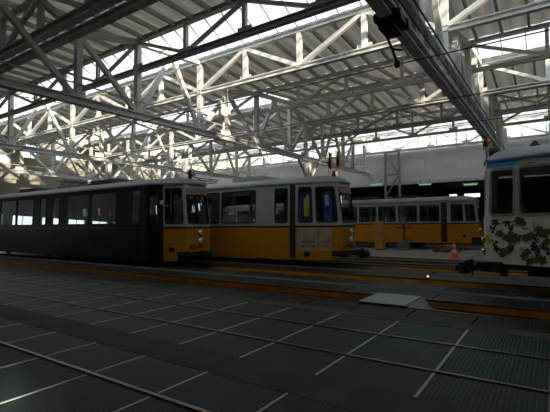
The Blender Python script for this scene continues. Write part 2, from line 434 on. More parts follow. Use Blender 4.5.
# columns standing between the tracks
cl = {(2, 12.7): 'white steel column with two braces behind the left tram',
      (0, 18.75): 'white steel column behind the white painted tram', (1, 18.75): 'white steel column behind the centre tram on the platform edge'}
for (n, y), lab in cl.items():
    t = empty('column', (FX[n+1], y, 0)); tag(t, lab, 'column', 'steel columns of the hall')
    MB().ibeam((0, 0, 0), (0, 0, ZF-.11), .2, .2, .03).build('dummy', M_white) if False else None
    MB().box((-.11, -.11, .02), (.11, -.09, ZF-.11)).box((-.11, .09, .02), (.11, .11, ZF-.11)).box((-.015, -.09, .02), (.015, .09, ZF-.11)).build('post', M_white, t)
    MB().box((-.2, -.2, 0), (.2, .2, .025)).build('base_plate', M_white, t)
    for s in (-1, 1): MB().bar((0, s*.1, ZF-1.1), (0, s*1.0, ZF-.12), .1).build('brace', M_white, t)

# ------------------------------------------------------------------ overhead wires
for k, nm in ((2, 'thin black contact wire over the open orange pit track'), (3, 'thin black contact wire over the left yellow tram'), (4, 'thin black contact wire over the centre yellow tram')):
    o = MB().tube([(XL, TC[k], 4.72), (XR, TC[k], 4.72)], .012, 6).build('contact_wire', M_dark); tag(o, nm, 'wire', 'contact wires above the tracks')

# ------------------------------------------------------------------ trams
def rrect(a0, a1, b0, b1, r, k=5):
    out = []
    for (ca, cb, st) in ((a1-r, b1-r, 0), (a0+r, b1-r, 90), (a0+r, b0+r, 180), (a1-r, b0+r, 270)):
        for j in range(k+1):
            t = math.radians(st+90*j/k); out.append((ca+r*math.cos(t), cb+r*math.sin(t)))
    return out
def ring_panel(mb, F, A, hole, r=.09):
    a0, a1, b0, b1 = A; h0, h1, g0, g1 = hole; k = 5
    inner = rrect(h0, h1, g0, g1, r, k); outer = []
    crn = [(a1, b1), (a0, b1), (a0, b0), (a1, b0)]
    edge_s = [(a1, g1-r), (h0+r, b1), (a0, g0+r), (h1-r, b0)]
    edge_e = [(h1-r, b1), (a0, g1-r), (h0+r, b0), (a1, g0+r)]
    for c in range(4):
        for j in range(k+1):
            q = j/k
            if q < .5: u = q/.5*1.0; p, s, e = u, edge_s[c], crn[c]
            else: p, s, e = (q-.5)/.5, crn[c], edge_e[c]
            outer.append((s[0]+(e[0]-s[0])*p, s[1]+(e[1]-s[1])*p))
        # exact corner: pull middle samples to the corner
        outer[c*6+2] = crn[c]; outer[c*6+3] = crn[c]
    n = len(inner); v = [F(*p) for p in inner]+[F(*p) for p in outer]
    mb.add(v, [(i, (i+1) % n, n+(i+1) % n, n+i) for i in range(n)])
def normal_at(F, a, b, inside):
    p = F(a, b); u = F(a+.01, b)-p; v = F(a, b+.01)-p; nn = u.cross(v).normalized()
    return nn if nn.dot(p-inside) > 0 else -nn
def quad_panel(mb, F, a0, a1, b0, b1, na=1, nb=1):
    v = [F(a0+(a1-a0)*i/na, b0+(b1-b0)*j/nb) for j in range(nb+1) for i in range(na+1)]
    f = [(j*(na+1)+i, j*(na+1)+i+1, (j+1)*(na+1)+i+1, (j+1)*(na+1)+i) for j in range(nb) for i in range(na)]
    mb.add(v, f)

class Tram:
    def __init__(s, label, loc, rz, L, tl=1.72, wf=.62, w=1.1, zb=1.46, z0=.2, zw0=1.58, zw1=2.88, ze=3.05, zr=3.36, lean=.12,
                 lower=None, upper=None, roofm=None, split=None, lower2=None, upper2=None, wins=(), cabwins=(), doors=(), frame_m=None, belt=True, zf=.32, name='tram', detail=True):
        s.__dict__.update(locals()); t = s.t = empty(name, loc, rz); tag(t, label, 'tram', 'trams parked in the hall')
        s.cl = math.hypot(tl-.1, w-wf); s.Smax = s.cl+(L-2*tl); s.Send = s.Smax+s.cl
        s.frame_m = frame_m or M_black
        s.build()
    def S(s, side):
        def F(a, z):                     # a = distance along the side from the front corner
            le = max(0, z-s.zb); tum = .05*le/1.5
            if a <= s.cl:
                q = a/s.cl; x = -.1-(s.tl-.1)*q-s.lean*le*(1-q); y = s.wf+(s.w-s.wf)*q
            elif a <= s.Smax: x = -s.tl-(a-s.cl); y = s.w
            else:
                q = (a-s.Smax)/s.cl; x = -s.L+s.tl-(s.tl-.1)*q+s.lean*le*q; y = s.w+(s.wf-s.w)*q
            return Vector((x, side*(y-tum), z))
        return F
    def Fr(s, end):
        def F(y, z):
            le = max(0, z-s.zb); x = -.1*(y/s.wf)**2-s.lean*le; tum = 1-.05*le/1.5/s.w
            return Vector((x, y*tum, z)) if end == 0 else Vector((-s.L-x, -y*tum, z))
        return F
    def window(s, F, hole, r=.09, name='window'):
        inside = Vector((max(-s.L+2, min(-2, F(hole[0], hole[2]).x)), 0, 2.0))
        nn = normal_at(F, (hole[0]+hole[1])/2, (hole[2]+hole[3])/2, inside)
        rim_o = rrect(hole[0]-.02, hole[1]+.02, hole[2]-.02, hole[3]+.02, r+.02); rim_i = rrect(hole[0]+.03, hole[1]-.03, hole[2]+.03, hole[3]-.03, max(.03, r-.03))
        n = len(rim_o); v = [F(*p)+nn*.003 for p in rim_o]+[F(*p)+nn*.014 for p in rim_o]+[F(*p)+nn*.014 for p in rim_i]+[F(*p)-nn*.03 for p in rim_i]
        f = [(j*n+i, j*n+(i+1) % n, (j+1)*n+(i+1) % n, (j+1)*n+i) for j in range(3) for i in range(n)]
        fo = obj('window_frame', v, f, s.frame_m, s.t)
        gl = rrect(hole[0]+.02, hole[1]-.02, hole[2]+.02, hole[3]-.02, r)
        obj('window_pane', [F(*p)-nn*.012 for p in gl], [tuple(range(len(gl)))], M_tram_glass, fo)
        return fo
    def build(s):
        t = s.t; lo, lo2, up, up2 = MB(), MB(), MB(), MB()
        sp = s.split if s.split else 1e9
        beltm = MB()
        for side in (-1, 1):
            F = s.S(side)
            # lower body
            cuts = sorted({0, .35, s.cl, s.Smax, s.Send-.35, s.Send} | ({sp} if sp < s.Send else set()))
            for a, b in zip(cuts, cuts[1:]):
                zb0 = s.z0+s.zf if (b <= .36 or a >= s.Send-.36) else s.z0
                tgt = lo if b <= sp+1e-6 else lo2
                quad_panel(tgt, F, a, b, zb0, s.zb-.07, 1, 2)
                v = [F(a, zb0), F(b, zb0)]; tgt.add(v+[q*1 + Vector((0, -side*.12, 0)) for q in v], [(0, 1, 3, 2)])
            for a, b in zip(cuts, cuts[1:]): quad_panel(beltm, F, a, b, s.zb-.07, s.zb)
            # upper body with window openings
            allw = sorted(list(s.cabwins)+list(s.wins)+[(s.Send-b, s.Send-a) for a, b in s.cabwins])
            edges = [0]
            for (a, b), (c, d) in zip(allw, allw[1:]):
                m = (b+c)/2
                if b < s.cl < c: m = s.cl
                if b < s.Smax < c: m = s.Smax
                edges.append(m)
            edges.append(s.Send)
            for (h, (e0, e1)) in zip(allw, zip(edges, edges[1:])):
                tgt = up if (h[0]+h[1])/2 < sp else up2
                A0, A1 = max(e0, h[0]-.25), min(e1, h[1]+.25)
                if e0 < A0: quad_panel(tgt, F, e0, A0, s.zb, s.ze, 1, 2)
                if A1 < e1: quad_panel(tgt, F, A1, e1, s.zb, s.ze, 1, 2)
                hole = (h[0], h[1], s.zw0, s.zw1)
                ring_panel(tgt, F, (A0, A1, s.zb, s.ze), hole)
                s.window(F, hole)
            for (a, b) in s.doors:          # folding doors: dark upright leaf edges
                dm = MB()
                for z0_, z1_ in ((s.z0+.05, s.zb-.07), (s.zb, s.ze-.05)):
                    v = []
                    for (q, zz) in ((a, z0_), (b, z0_), (b, z1_), (a, z1_)):
                        p = F(q, zz); v.append(p+Vector((0, side*.012, 0)))
                    dm.add(v, [(0, 1, 2, 3)])
                dm.build('door_leaf', M_black, t)
        for end in (0, 1):
            F = s.Fr(end); ys = [s.wf*(-1+i/4) for i in range(9)]
            tl_ = lo if (end == 0 or sp > 1e8) else lo2; tu = up if (end == 0 or sp > 1e8) else up2
            quad_panel(tl_, F, -s.wf, s.wf, s.z0+s.zf, s.zb-.07, 8, 2)
            quad_panel(beltm, F, -s.wf, s.wf, s.zb-.07, s.zb, 8, 1)
            hole = (-s.wf+.07, s.wf-.07, s.zw0, s.zw1-.24)
            ring_panel(tu, F, (-s.wf, s.wf, s.zb, s.ze), hole, .07); s.window(F, hole, .07)
            # destination display above the windscreen
            nn = Vector((1 if end == 0 else -1, 0, 0)); rr = rrect(-s.wf+.08, s.wf-.08, s.zw1-.19, s.zw1+.0, .05)
            n = len(rr); d = MB().add([F(*p)+nn*.0 for p in rr]+[F(*p)+nn*.02 for p in rr], [(i, (i+1) % n, n+(i+1) % n, n+i) for i in range(n)]+[tuple(range(n, 2*n))])
            d.build('destination_display', M_sign, t)
        lo.build('lower_body', s.lower, t); up.build('upper_body', s.upper, t)
        if lo2.v: lo2.build('lower_body', s.lower2, t)
        if up2.v: up2.build('upper_body', s.upper2, t)
        if s.belt: beltm.build('belt_band', M_belt, t)
        else: beltm.build('belt_band', s.lower, t)
        # roof: loft of shrinking outlines
        def outline(z, k, ov=0.0):
            pts = []
            Fs = [(s.S(1), [0, s.cl/2, s.cl] + [s.cl+(s.Smax-s.cl)*i/6 for i in range(1, 7)] + [s.Smax+s.cl/2, s.Send])]
            for F, aa in Fs: pts += [F(a, s.ze) for a in aa]
            Fe = s.Fr(1); pts += [Fe(-y, s.ze) for y in (s.wf*.5, 0, -s.wf*.5)]
            F = s.S(-1); pts += [F(a, s.ze) for a in reversed(Fs[0][1])]
            F0 = s.Fr(0); pts += [F0(y, s.ze) for y in (-s.wf*.5, 0, s.wf*.5)]
            out = []
            for p in pts:
                x = p.x; cx = -s.L/2; sx = (s.L/2-k*1.3+ov)/(s.L/2) ; out.append(Vector((cx+(x-cx)*sx, p.y*(1-k+ov), z)))
            return out
        hz = s.zr-s.ze; lv = [(s.ze-.015, 0, .03), (s.ze+.03, 0, .035), (s.ze+.10*hz/.31, .03, 0), (s.ze+.21*hz/.31, .16, 0), (s.ze+.28*hz/.31, .42, 0), (s.zr, .78, 0)]
        R = [outline(*q) for q in lv]; n = len(R[0]); v = [p for r in R for p in r]
        f = [(j*n+i, j*n+(i+1) % n, (j+1)*n+(i+1) % n, (j+1)*n+i) for j in range(len(R)-1) for i in range(n)] + [tuple((len(R)-1)*n+i for i in range(n))]
        obj('roof', v, f, s.roofm, t, True)
        n2 = len(R[1]); gut = MB().add(R[0]+R[1], [(i, (i+1) % n2, n2+(i+1) % n2, n2+i) for i in range(n2)])
        for p in gut.v: p.y *= 1.012
        gut.build('roof_gutter', M_roofgrey if s.roofm != M_roofgrey else M_cream, t)
        # inside and underneath
        ww = s.w-.08; wn = s.wf-.06; pl = [(-.25, -wn), (-.25, wn), (-s.tl, ww), (-s.L+s.tl, ww), (-s.L+.25, wn), (-s.L+.25, -wn), (-s.L+s.tl, -ww), (-s.tl, -ww)]
        MB().add([(x, y, .80) for x, y in pl]+[(x, y, .86) for x, y in pl], [tuple(range(7, -1, -1)), tuple(range(8, 16))]+[(i, (i+1) % 8, 8+(i+1) % 8, 8+i) for i in range(8)]).build('floor_plate', M_int, t)
        MB().box((-s.L+.9, -.7, .36), (-.9, .7, .80)).build('underframe', M_black, t)
        for bx in (-s.tl-1.3, -s.L+s.tl+1.3, -s.L/2):
            for ax in (-.75, .75):
                for sy in (-1, 1):
                    MB().lathe([(.1, -.05), (.33, -.05), (.33, .03), (.36, .04), (.36, .06), (.1, .06)], (bx+ax, sy*.53, .36), 'y', 18).build('wheel', M_dark, t)
            MB().box((bx-1.1, -.62, .3), (bx+1.1, -.66, .55)).box((bx-1.1, .62, .3), (bx+1.1, .66, .55)).box((bx-.15, -.64, .36), (bx+.15, .64, .5)).build('bogie_frame', M_black, t)
        if s.detail:
            ss = MB().box((-.2, -.42, .42), (.2, .42, .5)).box((-.24, -.42, .5), (-.18, .42, 1.08)).box((-.15, -.36, 0), (-.1, -.3, .42)).box((-.15, .3, 0), (-.1, .36, .42))
            src = None; x = -s.tl-1.6; i = 0
            while x > -s.L+s.tl+.5:
                for sy in (-1, 1):
                    if src is None: src = ss.build('seat', M_seat_w, t); src.location = (x, sy*.6, .86)
                    else: inst('seat', src, (x, sy*.6, .86), t)
                x -= .95; i += 1
            psrc = None; x = -s.tl-.3
            while x > -s.L+s.tl:
                for sy in (-1, 1):
                    if psrc is None: psrc = MB().tube([(0, 0, .86), (0, 0, s.ze)], .022, 8).build('grab_pole', M_pole_y, t); psrc.location = (x, sy*.35, 0)
                    else: inst('grab_pole', psrc, (x, sy*.35, 0), t)
                x -= 1.9
            MB().box((-1.0, -.5, .86), (-.55, .5, 1.5)).build('driver_desk', M_int, t)
            MB().box((-1.75, -.28, 1.1), (-1.4, .28, 1.22)).box((-1.78, -.25, 1.2), (-1.70, .25, 1.85)).box((-1.62, -.05, .86), (-1.54, .05, 1.1)).build('driver_seat', M_seat, t)
        # bumper and coupler at the front
        MB().add([(.02, -.62, .40), (.14, -.3, .40), (.14, .3, .40), (.02, .62, .40), (-.4, .8, .40), (-.4, -.8, .40),
                  (.02, -.62, .54), (.14, -.3, .54), (.14, .3, .54), (.02, .62, .54), (-.4, .8, .54), (-.4, -.8, .54)],
                 [(0, 1, 7, 6), (1, 2, 8, 7), (2, 3, 9, 8), (3, 4, 10, 9), (5, 0, 6, 11), (4, 5, 11, 10), (6, 7, 8, 9, 10, 11), (5, 4, 3, 2, 1, 0)]).build('bumper', M_black, t)
        cp = MB().box((-.3, -.06, .36), (.42, .06, .48)).box((.36, -.19, .27), (.58, .19, .55)).lathe([(.03, 0), (.1, .03), (.1, .12), (.03, .14)], (.56, .0, .41), 'x', 12).box((.30, -.25, .33), (.42, -.15, .60)).box((.30, .15, .33), (.42, .25, .60))
        cp.build('coupler', M_black, t)
    def lamp(s, y, z, r, m=None, rim=True):
        F = s.Fr(0); p = F(y, z)
        o = MB().lathe([(r*1.25, -.02), (r*1.25, .035), (r*1.05, .05)], p, 'x', 18).build('headlight', M_chrome if rim else M_dark, s.t, False)
        MB().lathe([(r, .03), (r*.9, .058), (r*.5, .074), (.004, .08)], p, 'x', 18).build('lens', m or M_lens, o, True)
    def roofbox(s, x0, x1, w, h, m, name='roof_equipment', z=None):
        z = z or s.zr-.06; b = MB(); 
        b.add([(x0, -w, z), (x1, -w, z), (x1, w, z), (x0, w, z), (x0+.12, -w+.06, z+h), (x1-.12, -w+.06, z+h), (x1-.12, w-.06, z+h), (x0+.12, w-.06, z+h)], BOXF)
        for i in range(int((x1-x0-.4)/.25)):
            xx = x0+.25+i*.25; b.box((xx, -w-.012, z+.03), (xx+.12, -w+.02, z+h*.7))
        b.build(name, m, s.t)
    def pantograph(s, x):
        z = s.zr; m = MB()
        m.box((x-.7, -.5, z+.03), (x+.7, -.45, z+.08)).box((x-.7, .45, z+.03), (x+.7, .5, z+.08))
        for sy in (-.47, .47):
            m.tube([(x-.65, sy, z+.1), (x+.6, sy*.9, z+.2), (x-.3, sy*.8, z+.3)], .018, 6)
            m.tube([(x+.65, sy, z+.1), (x-.6, sy*.9, z+.2), (x+.3, sy*.8, z+.3)], .018, 6)
        m.box((x-.33, -.8, z+.30), (x-.27, .8, z+.34)).box((x+.27, -.8, z+.30), (x+.33, .8, z+.34))
        p = m.build('pantograph', M_dark, s.t)
        for dx in (-.6, .6):
            for sy in (-.47, .47): MB().lathe([(.03, 0), (.06, .02), (.03, .05), (.06, .07), (.03, .1)], (x+dx, sy, z-.06), 'z', 10).build('insulator', M_cream, p)

wlist = []
def win_row(cl, tl, xs): return [(cl+(-a-tl), cl+(-b-tl)) for a, b in xs]
CL = math.hypot(1.62, .48)
row = [(-2.1, -2.68), (-3.62, -5.41), (-5.53, -7.3), (-7.9, -8.5), (-9.1, -9.7), (-10.3, -12.0), (-12.12, -13.85), (-14.5, -15.1)]
sidew = win_row(CL, 1.72, row); cabw = [(.12, .90), (1.06, 1.60)]
doors = [(CL+.03, CL+.28), (CL+(8.65-1.72), CL+(8.95-1.72))]

# centre tram, number 471
T471 = Tram('yellow and cream tram numbered 471 in the centre, with two flags on its roof', (-6.2, TC[4], .012), 0, 18.0,
            lower=M_yellow, upper=M_cream, roofm=M_roofgrey, wins=sidew, cabwins=cabw, doors=doors)
t = T471
for z, r in ((1.22, .105), (.92, .11)): t.lamp(-.02, z, r)
t.lamp(-.02, .70, .06, M_red, False)
t.roofbox(-5.3, -3.5, .62, .22, M_grey); t.pantograph(-7.6)
t.roofbox(-13.5, -11.0, .6, .22, M_grey)
M_poster_refl = mat('poster_reflection_pale', (.42, .35, .24), .5, 0, .08, 4)  # glass reflection of a pale sheet and its mirrored text, painted on the tram
M_refl_ink = mat('reflected_ink', (.20, .12, .06), .6)
F = t.S(-1)
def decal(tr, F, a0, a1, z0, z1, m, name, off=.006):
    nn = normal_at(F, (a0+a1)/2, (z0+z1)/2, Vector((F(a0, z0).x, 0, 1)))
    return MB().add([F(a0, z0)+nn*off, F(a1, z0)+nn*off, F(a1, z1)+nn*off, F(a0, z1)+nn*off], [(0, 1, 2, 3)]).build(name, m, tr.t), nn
p1, nn = decal(t, F, .86, 1.66, .54, 1.38, M_poster_refl, 'poster_reflection'); p2, _ = decal(t, F, .36, .82, .54, 1.38, M_poster_refl, 'poster_reflection')
ang = math.atan2(-(1.1-.62), -(1.72-.1))  # direction of the cab side
rzt = math.atan2(.48, 1.62)
def side_text(tr, F, a, z, body, size, m, mirror=False, name='reflected_lettering'):
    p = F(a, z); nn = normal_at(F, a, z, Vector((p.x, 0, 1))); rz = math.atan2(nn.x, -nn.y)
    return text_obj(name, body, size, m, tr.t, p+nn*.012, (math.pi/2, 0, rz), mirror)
side_text(t, F, 1.24, .80, 'Staats-\ngalerie', .20, M_refl_ink, True)
side_text(t, F, .58, .80, 'Stutt-\ngart', .17, M_refl_ink, True)
text_obj('tram_number', '471', .22, M_belt, t.t, (-.01, -.36, .72), (math.pi/2, 0, math.pi/2))
def emblem(tr, F, a, z, sz):
    nn = normal_at(F, a, z, Vector((F(a, z).x, 0, 1))); e = MB()
    for i in range(8):
        an = math.pi/4*i; c = (a+sz*.6*math.cos(an), z+sz*.45*math.sin(an)); pts = [F(c[0]+sz*.28*math.cos(k*math.pi/3), c[1]+sz*.24*math.sin(k*math.pi/3))+nn*.006 for k in range(6)]
        e.add(pts, [tuple(range(6))])
    pts = [F(a+sz*.32*math.cos(k*math.pi/5), z+sz*.26*math.sin(k*math.pi/5))+nn*.008 for k in range(10)]; e.add(pts, [tuple(range(10))])
    e.build('emblem', M_belt, tr.t)
emblem(t, F, 1.28, .40, .16)
M_curt = mat('curtain_blue', (.05, .09, .42), .8, 0, .2, 12); M_note = mat('notice_yellow', (.85, .58, .05), .6, 0, .2, 9); M_noteg = mat('notice_green', (.05, .35, .12), .6)
for a0, a1, z0_, z1_, m, nm, of in ((.30, .42, 1.6, 2.5, M_curt, 'curtain', -.12), (.50, .64, 1.6, 2.86, M_curt, 'curtain', -.15), (.40, .55, 2.2, 2.6, M_seat_w, 'driver_fan', -.10), (1.08, 1.20, 1.6, 2.86, M_curt, 'curtain', -.14), (1.46, 1.58, 1.6, 2.86, M_curt, 'curtain', -.14), (1.24, 1.40, 1.8, 2.5, M_note, 'notice', -.10), (1.20, 1.25, 1.85, 2.15, M_noteg, 'notice', -.09), (1.1, 1.56, 2.62, 2.86, M_curt, 'curtain', -.13)):
    nq = normal_at(F, a0, z0_, Vector((-3, 0, 1))); pa = [F(a0, z0_), F(a1, z0_), F(a1, z1_), F(a0, z1_)]
    MB().add([p+nq*of for p in pa]+[p+nq*(of-.02) for p in pa], BOXF).build(nm, m, t.t)
# roof headlamp
MB().box((-.75, -.06, 3.22), (-.65, .06, 3.36)).lathe([(.08, 0), (.11, .05), (.11, .16)], (-.72, 0, 3.43), 'x', 14).build('roof_lamp', M_dark, t.t)
MB().lathe([(.095, 0), (.07, .03), (.01, .045)], (-.565, 0, 3.43), 'x', 14).build('roof_lamp_lens', mat('lamp_amber_lit', (1, .8, .5), .3, emit=(1, .62, .3), estr=1.6), t.t, True)

# left tram, number 831
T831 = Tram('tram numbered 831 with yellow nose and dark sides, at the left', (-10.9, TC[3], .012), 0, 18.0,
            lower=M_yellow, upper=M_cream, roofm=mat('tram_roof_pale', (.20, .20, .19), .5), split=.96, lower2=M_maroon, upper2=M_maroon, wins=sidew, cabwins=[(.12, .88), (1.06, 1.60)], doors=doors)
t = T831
for z, r in ((1.22, .105), (.92, .11)):
    for y in (0,): t.lamp(y-.02, z, r)
t.lamp(-.02, .72, .06, M_red, False)
text_obj('tram_number', '831', .23, M_belt, t.t, (-.01, -.36, .72), (math.pi/2, 0, math.pi/2))
emblem(t, t.S(-1), .62, .62, .16)
MB().box((-.62, -.05, 3.24), (-.52, .05, 3.4)).lathe([(.09, 0), (.14, .08), (.15, .24)], (-.62, 0, 3.5), 'x', 16).lathe([(.03, 0), (.05, .03)], (-.5, 0, 3.6), 'z', 8).build('roof_lamp', M_black, t.t)
MB().lathe([(.13, 0), (.10, .03), (.01, .05)], (-.38, 0, 3.5), 'x', 14).build('roof_lamp_lens', M_lens, t.t, True)
t.roofbox(-6.4, -4.4, .6, .24, M_dark); t.pantograph(-8.5); t.roofbox(-13, -11, .6, .22, M_dark)
mr = MB().lathe([(.06, -.02), (.09, 0), (.09, .04), (.05, .06)], (-.98, -1.02, 2.35), 'x', 12).tube([(-.86, -.80, 2.2), (-.98, -1.02, 2.3)], .012, 6)
mr.build('mirror', M_cream, t.t)
MB().tube([(-.06-.15, -.35, 2.66), (-.2, -.60, 2.55), (-.5, -.80, 2.35), (-.75, -.86, 2.26)], .008, 6).build('wiper', M_cream, t.t)

# white painted tram at the right
M_wht = mat('tram_white', (.82, .79, .70), .35, 0, .08, 2)
CLW = math.hypot(1.45, .45)
TW = Tram('white tram painted with green vine leaves and a blue sky, at the right', (-1.38, TC[3], .012), math.pi, 14.0, tl=1.55, wf=.65, zb=1.62, z0=.60, zf=.04, zw0=1.68, zw1=2.72, ze=2.92, zr=3.24, lean=.05,
          lower=M_wht, upper=M_wht, roofm=mat('tram_roof_blue_grey', (.30, .34, .38), .45), wins=[(CLW+.12+i*1.5, CLW+1.4+i*1.5) for i in range(6)], cabwins=[(.10, .62), (.70, 1.44)], belt=False,
          frame_m=mat('window_trim_grey', (.26, .27, .28), .4))
t = TW
FW = t.S(1)
M_leaf = mat('mural_leaf_green', (.075, .095, .022), .6, 0, .35, 9)
M_grape = mat('mural_grape_dark', (.028, .026, .040), .6, 0, .3, 20)
M_vine = mat('mural_vine_brown', (.12, .085, .04), .6)
M_blue = mat('mural_sky_blue', (.06, .42, .80), .5, 0, .15, 5)
M_cloud = mat('mural_cloud', (.62, .58, .48), .5, 0, .12, 8)
M_wing = mat('mural_butterfly_yellow', (.62, .60, .05), .5, 0, .1, 8)
def px_to_sz(px, py):
    # pixel -> (a, z) on the near side of the white tram
    Y = 10.2
    for _ in range(6):
        X, Z = on_plane(px, py, Y); lx = -(X+1.38); q = (-lx-.1)/(1.55-.1)
        yy = .65+.45*min(1, max(0, q)); Y = TC[3]-yy
    a = q*t.cl if q <= 1 else t.cl+(-lx-1.55)
    return a, Z-.012
def crop(cx, cy): return px_to_sz(475+cx/5.15, 205+cy/5.15)
def on_side(a, z, off=.006):
    p = FW(max(0, a), z); nn = normal_at(FW, max(.02, a), z, Vector((p.x, 0, 1))); return p+nn*off
leaves = MB(); grapes = MB(); vines = MB()
LEAF = [(.0, -.55), (.25, -.75), (.55, -.6), (.5, -.25), (.85, -.1), (.95, .25), (.6, .3), (.5, .6), (.2, .55), (0, 1.0), (-.2, .55), (-.5, .6), (-.6, .3), (-.95, .25), (-.85, -.1), (-.5, -.25), (-.55, -.6), (-.25, -.75)]
def leaf(cx, cy, r, rot):
    a, z = crop(cx, cy); pts = []
    for u, v in LEAF:
        x = u*math.cos(rot)-v*math.sin(rot); y = u*math.sin(rot)+v*math.cos(rot)
        pts.append(on_side(a+x*r, z+y*r, .006+random.random()*.002))
    c = on_side(a, z, .007); n = len(pts)
    leaves.add(pts+[c], [(i, (i+1) % n, n) for i in range(n)])
def bunch(cx, cy, n, w, h):
    a, z = crop(cx, cy); gb = MB()
    for i in range(n):
        v = random.random(); u = (random.random()-.5)*2*(1-v*.65)
        ca, cz = a+u*w, z+h*.5-v*h; r = .019+random.random()*.006
        gb.add([on_side(ca+r*math.cos(k*math.pi/4), cz+r*math.sin(k*math.pi/4), .005+.002*random.random()) for k in range(8)], [tuple(range(8))])
    gb.build('mural_grapes', M_grape, t.t)
for cx, cy, r in ((105, 90, .085), (225, 82, .10), (245, 92, .075), (128, 148, .09), (160, 168, .085), (188, 160, .10), (215, 170, .10), (185, 185, .08), (150, 240, .10), (138, 255, .07), (262, 170, .09), (285, 160, .085), (335, 140, .10), (355, 150, .09), (330, 122, .07), (372, 190, .08), (270, 240, .07), (255, 262, .09), (348, 285, .09), (285, 290, .07), (370, 140, .08), (310, 285, .07), (60, 165, .05), (45, 215, .06)):
    leaf(cx, cy, r*1.25, random.uniform(-1.2, 1.2)+math.pi*random.choice((0, 1)))
for cx, cy, n, w, h in ((92, 125, 16, .06, .16), (165, 95, 18, .10, .10), (185, 112, 16, .06, .16), (105, 205, 20, .07, .18), (112, 228, 10, .05, .12), (302, 200, 34, .10, .26), (318, 235, 22, .08, .2), (295, 160, 16, .08, .12), (360, 215, 18, .08, .16), (275, 295, 16, .05, .18), (330, 270, 16, .07, .14), (40, 235, 10, .04, .14), (378, 240, 12, .06, .14), (182, 225, 20, .09, .17)):
    bunch(cx, cy, n, w, h)
for i in range(46):
    leaf(random.uniform(392, 820), random.uniform(95, 285), random.uniform(.07, .11), random.uniform(0, 6))
for i in range(16): bunch(random.uniform(400, 820), random.uniform(110, 270), 18, .08, .2)
def stem(pts, r=.006):
    q = [on_side(*crop(*p), .006) for p in pts]; vines.tube(q, r, 5)
stem([(85, 95), (120, 100), (165, 85), (230, 85)]); stem([(130, 130), (150, 160), (190, 165), (180, 200)]); stem([(300, 85), (305, 120), (300, 160), (330, 140), (370, 150)], .009); stem([(235, 225), (245, 245), (270, 262), (320, 270)])
stem([(240, 120), (250, 115), (258, 122), (250, 127), (262, 121), (272, 116), (274, 124), (264, 124)], .004)
stem([(235, 232), (230, 222), (240, 216), (250, 226), (262, 235), (280, 228)], .004)
leaves.build('mural_leaves', M_leaf, t.t); vines.build('mural_vines', M_vine, t.t)
w = [on_side(*crop(*p), .008) for p in ((38, 150), (55, 148), (78, 162), (92, 180), (84, 198), (66, 205), (52, 190), (44, 170))]
MB().add(w, [tuple(range(8))]).build('mural_butterfly', M_wing, t.t)
w = [on_side(*crop(*p), .008) for p in ((31, 110), (38, 125), (42, 148), (34, 146))]
MB().add(w, [(0, 1, 2, 3)]).build('mural_butterfly', M_wing, t.t)
# blue sky band with clouds above the windows
bl = MB()
for i in range(52):
    a0, a1 = i*.2, (i+1)*.2
    bl.add([on_side(a0, 2.76, .006), on_side(a1, 2.76, .006), on_side(a1, 2.905, .006), on_side(a0, 2.905, .006)], [(0, 1, 2, 3)])
bl.build('mural_sky', M_blue, t.t)
cb = MB()
for ca, cz, r in ((.72, 2.79, .06), (.84, 2.83, .07), (.96, 2.85, .055), (1.06, 2.83, .06), (1.18, 2.80, .07), (1.30, 2.81, .06), (1.40, 2.85, .06), (1.52, 2.82, .07), (1.60, 2.76, .06), (1.68, 2.85, .05)):
    cb.add([on_side(ca+r*1.1*math.cos(k*math.pi/6), min(2.915, max(2.735, cz+r*math.sin(k*math.pi/6))), .009) for k in range(12)], [tuple(range(12))])
cb.build('mural_clouds', M_cloud, t.t)
yp = MB(); yp.add([on_side(1.52+.10*math.cos(k*math.pi/6)+.06, 2.15+.30*math.sin(k*math.pi/6), .012) for k in range(12)], [tuple(range(12))]); yp.build('mural_sunflower', M_wing, t.t)
for z in (1.12, .86): t.lamp(.52, z, .07); t.lamp(-.52, z, .07)
t.roofbox(-1.25, -.95, .18, .2, M_black, 'roof_equipment')
MB().lathe([(.1, 0), (.14, .06), (.14, .2)], (-.36, 0, 3.2), 'x', 14).build('roof_lamp', M_black, t.t)
MB().box((-1.2, .50, .50), (.1, .72, .62)).build('fender', M_black, t.t)
MB().lathe([(.02, 0), (.09, .02), (.09, .09), (.02, .1)], (-.45, .60, .40), 'y', 14).build('guard_roller', M_black, t.t)
MB().tube([(.25, .3, .5), (.25, .3, .25)], .02, 6).build('hose', M_black, t.t)

# background tram
TB = Tram('orange and cream tram at the back of the hall, beyond the platform', (-3.3, 25.75, .012), 0, 19.0, tl=1.5, zb=1.5, z0=.36, zw0=1.6, zw1=2.52, ze=2.72, zr=3.05,
          lower=mat('tram_orange', (.58, .23, .012), .35, 0, .08, 2), upper=M_cream, roofm=mat('tram_roof_dark', (.16, .165, .17), .5), wins=[(2.05+i*1.25, 3.12+i*1.25) for i in range(12)], cabwins=[(.12, .62), (.78, 1.4)], doors=[(1.62, 1.95), (8.2, 8.4)])
t = TB
t.roofbox(-8, -6, .6, .2, M_dark); t.roofbox(-5, -3.4, .6, .16, M_dark); t.pantograph(-10); emblem(t, t.S(-1), .75, .75, .14)
for y in (-.45, .45): t.lamp(y, 1.1, .08)

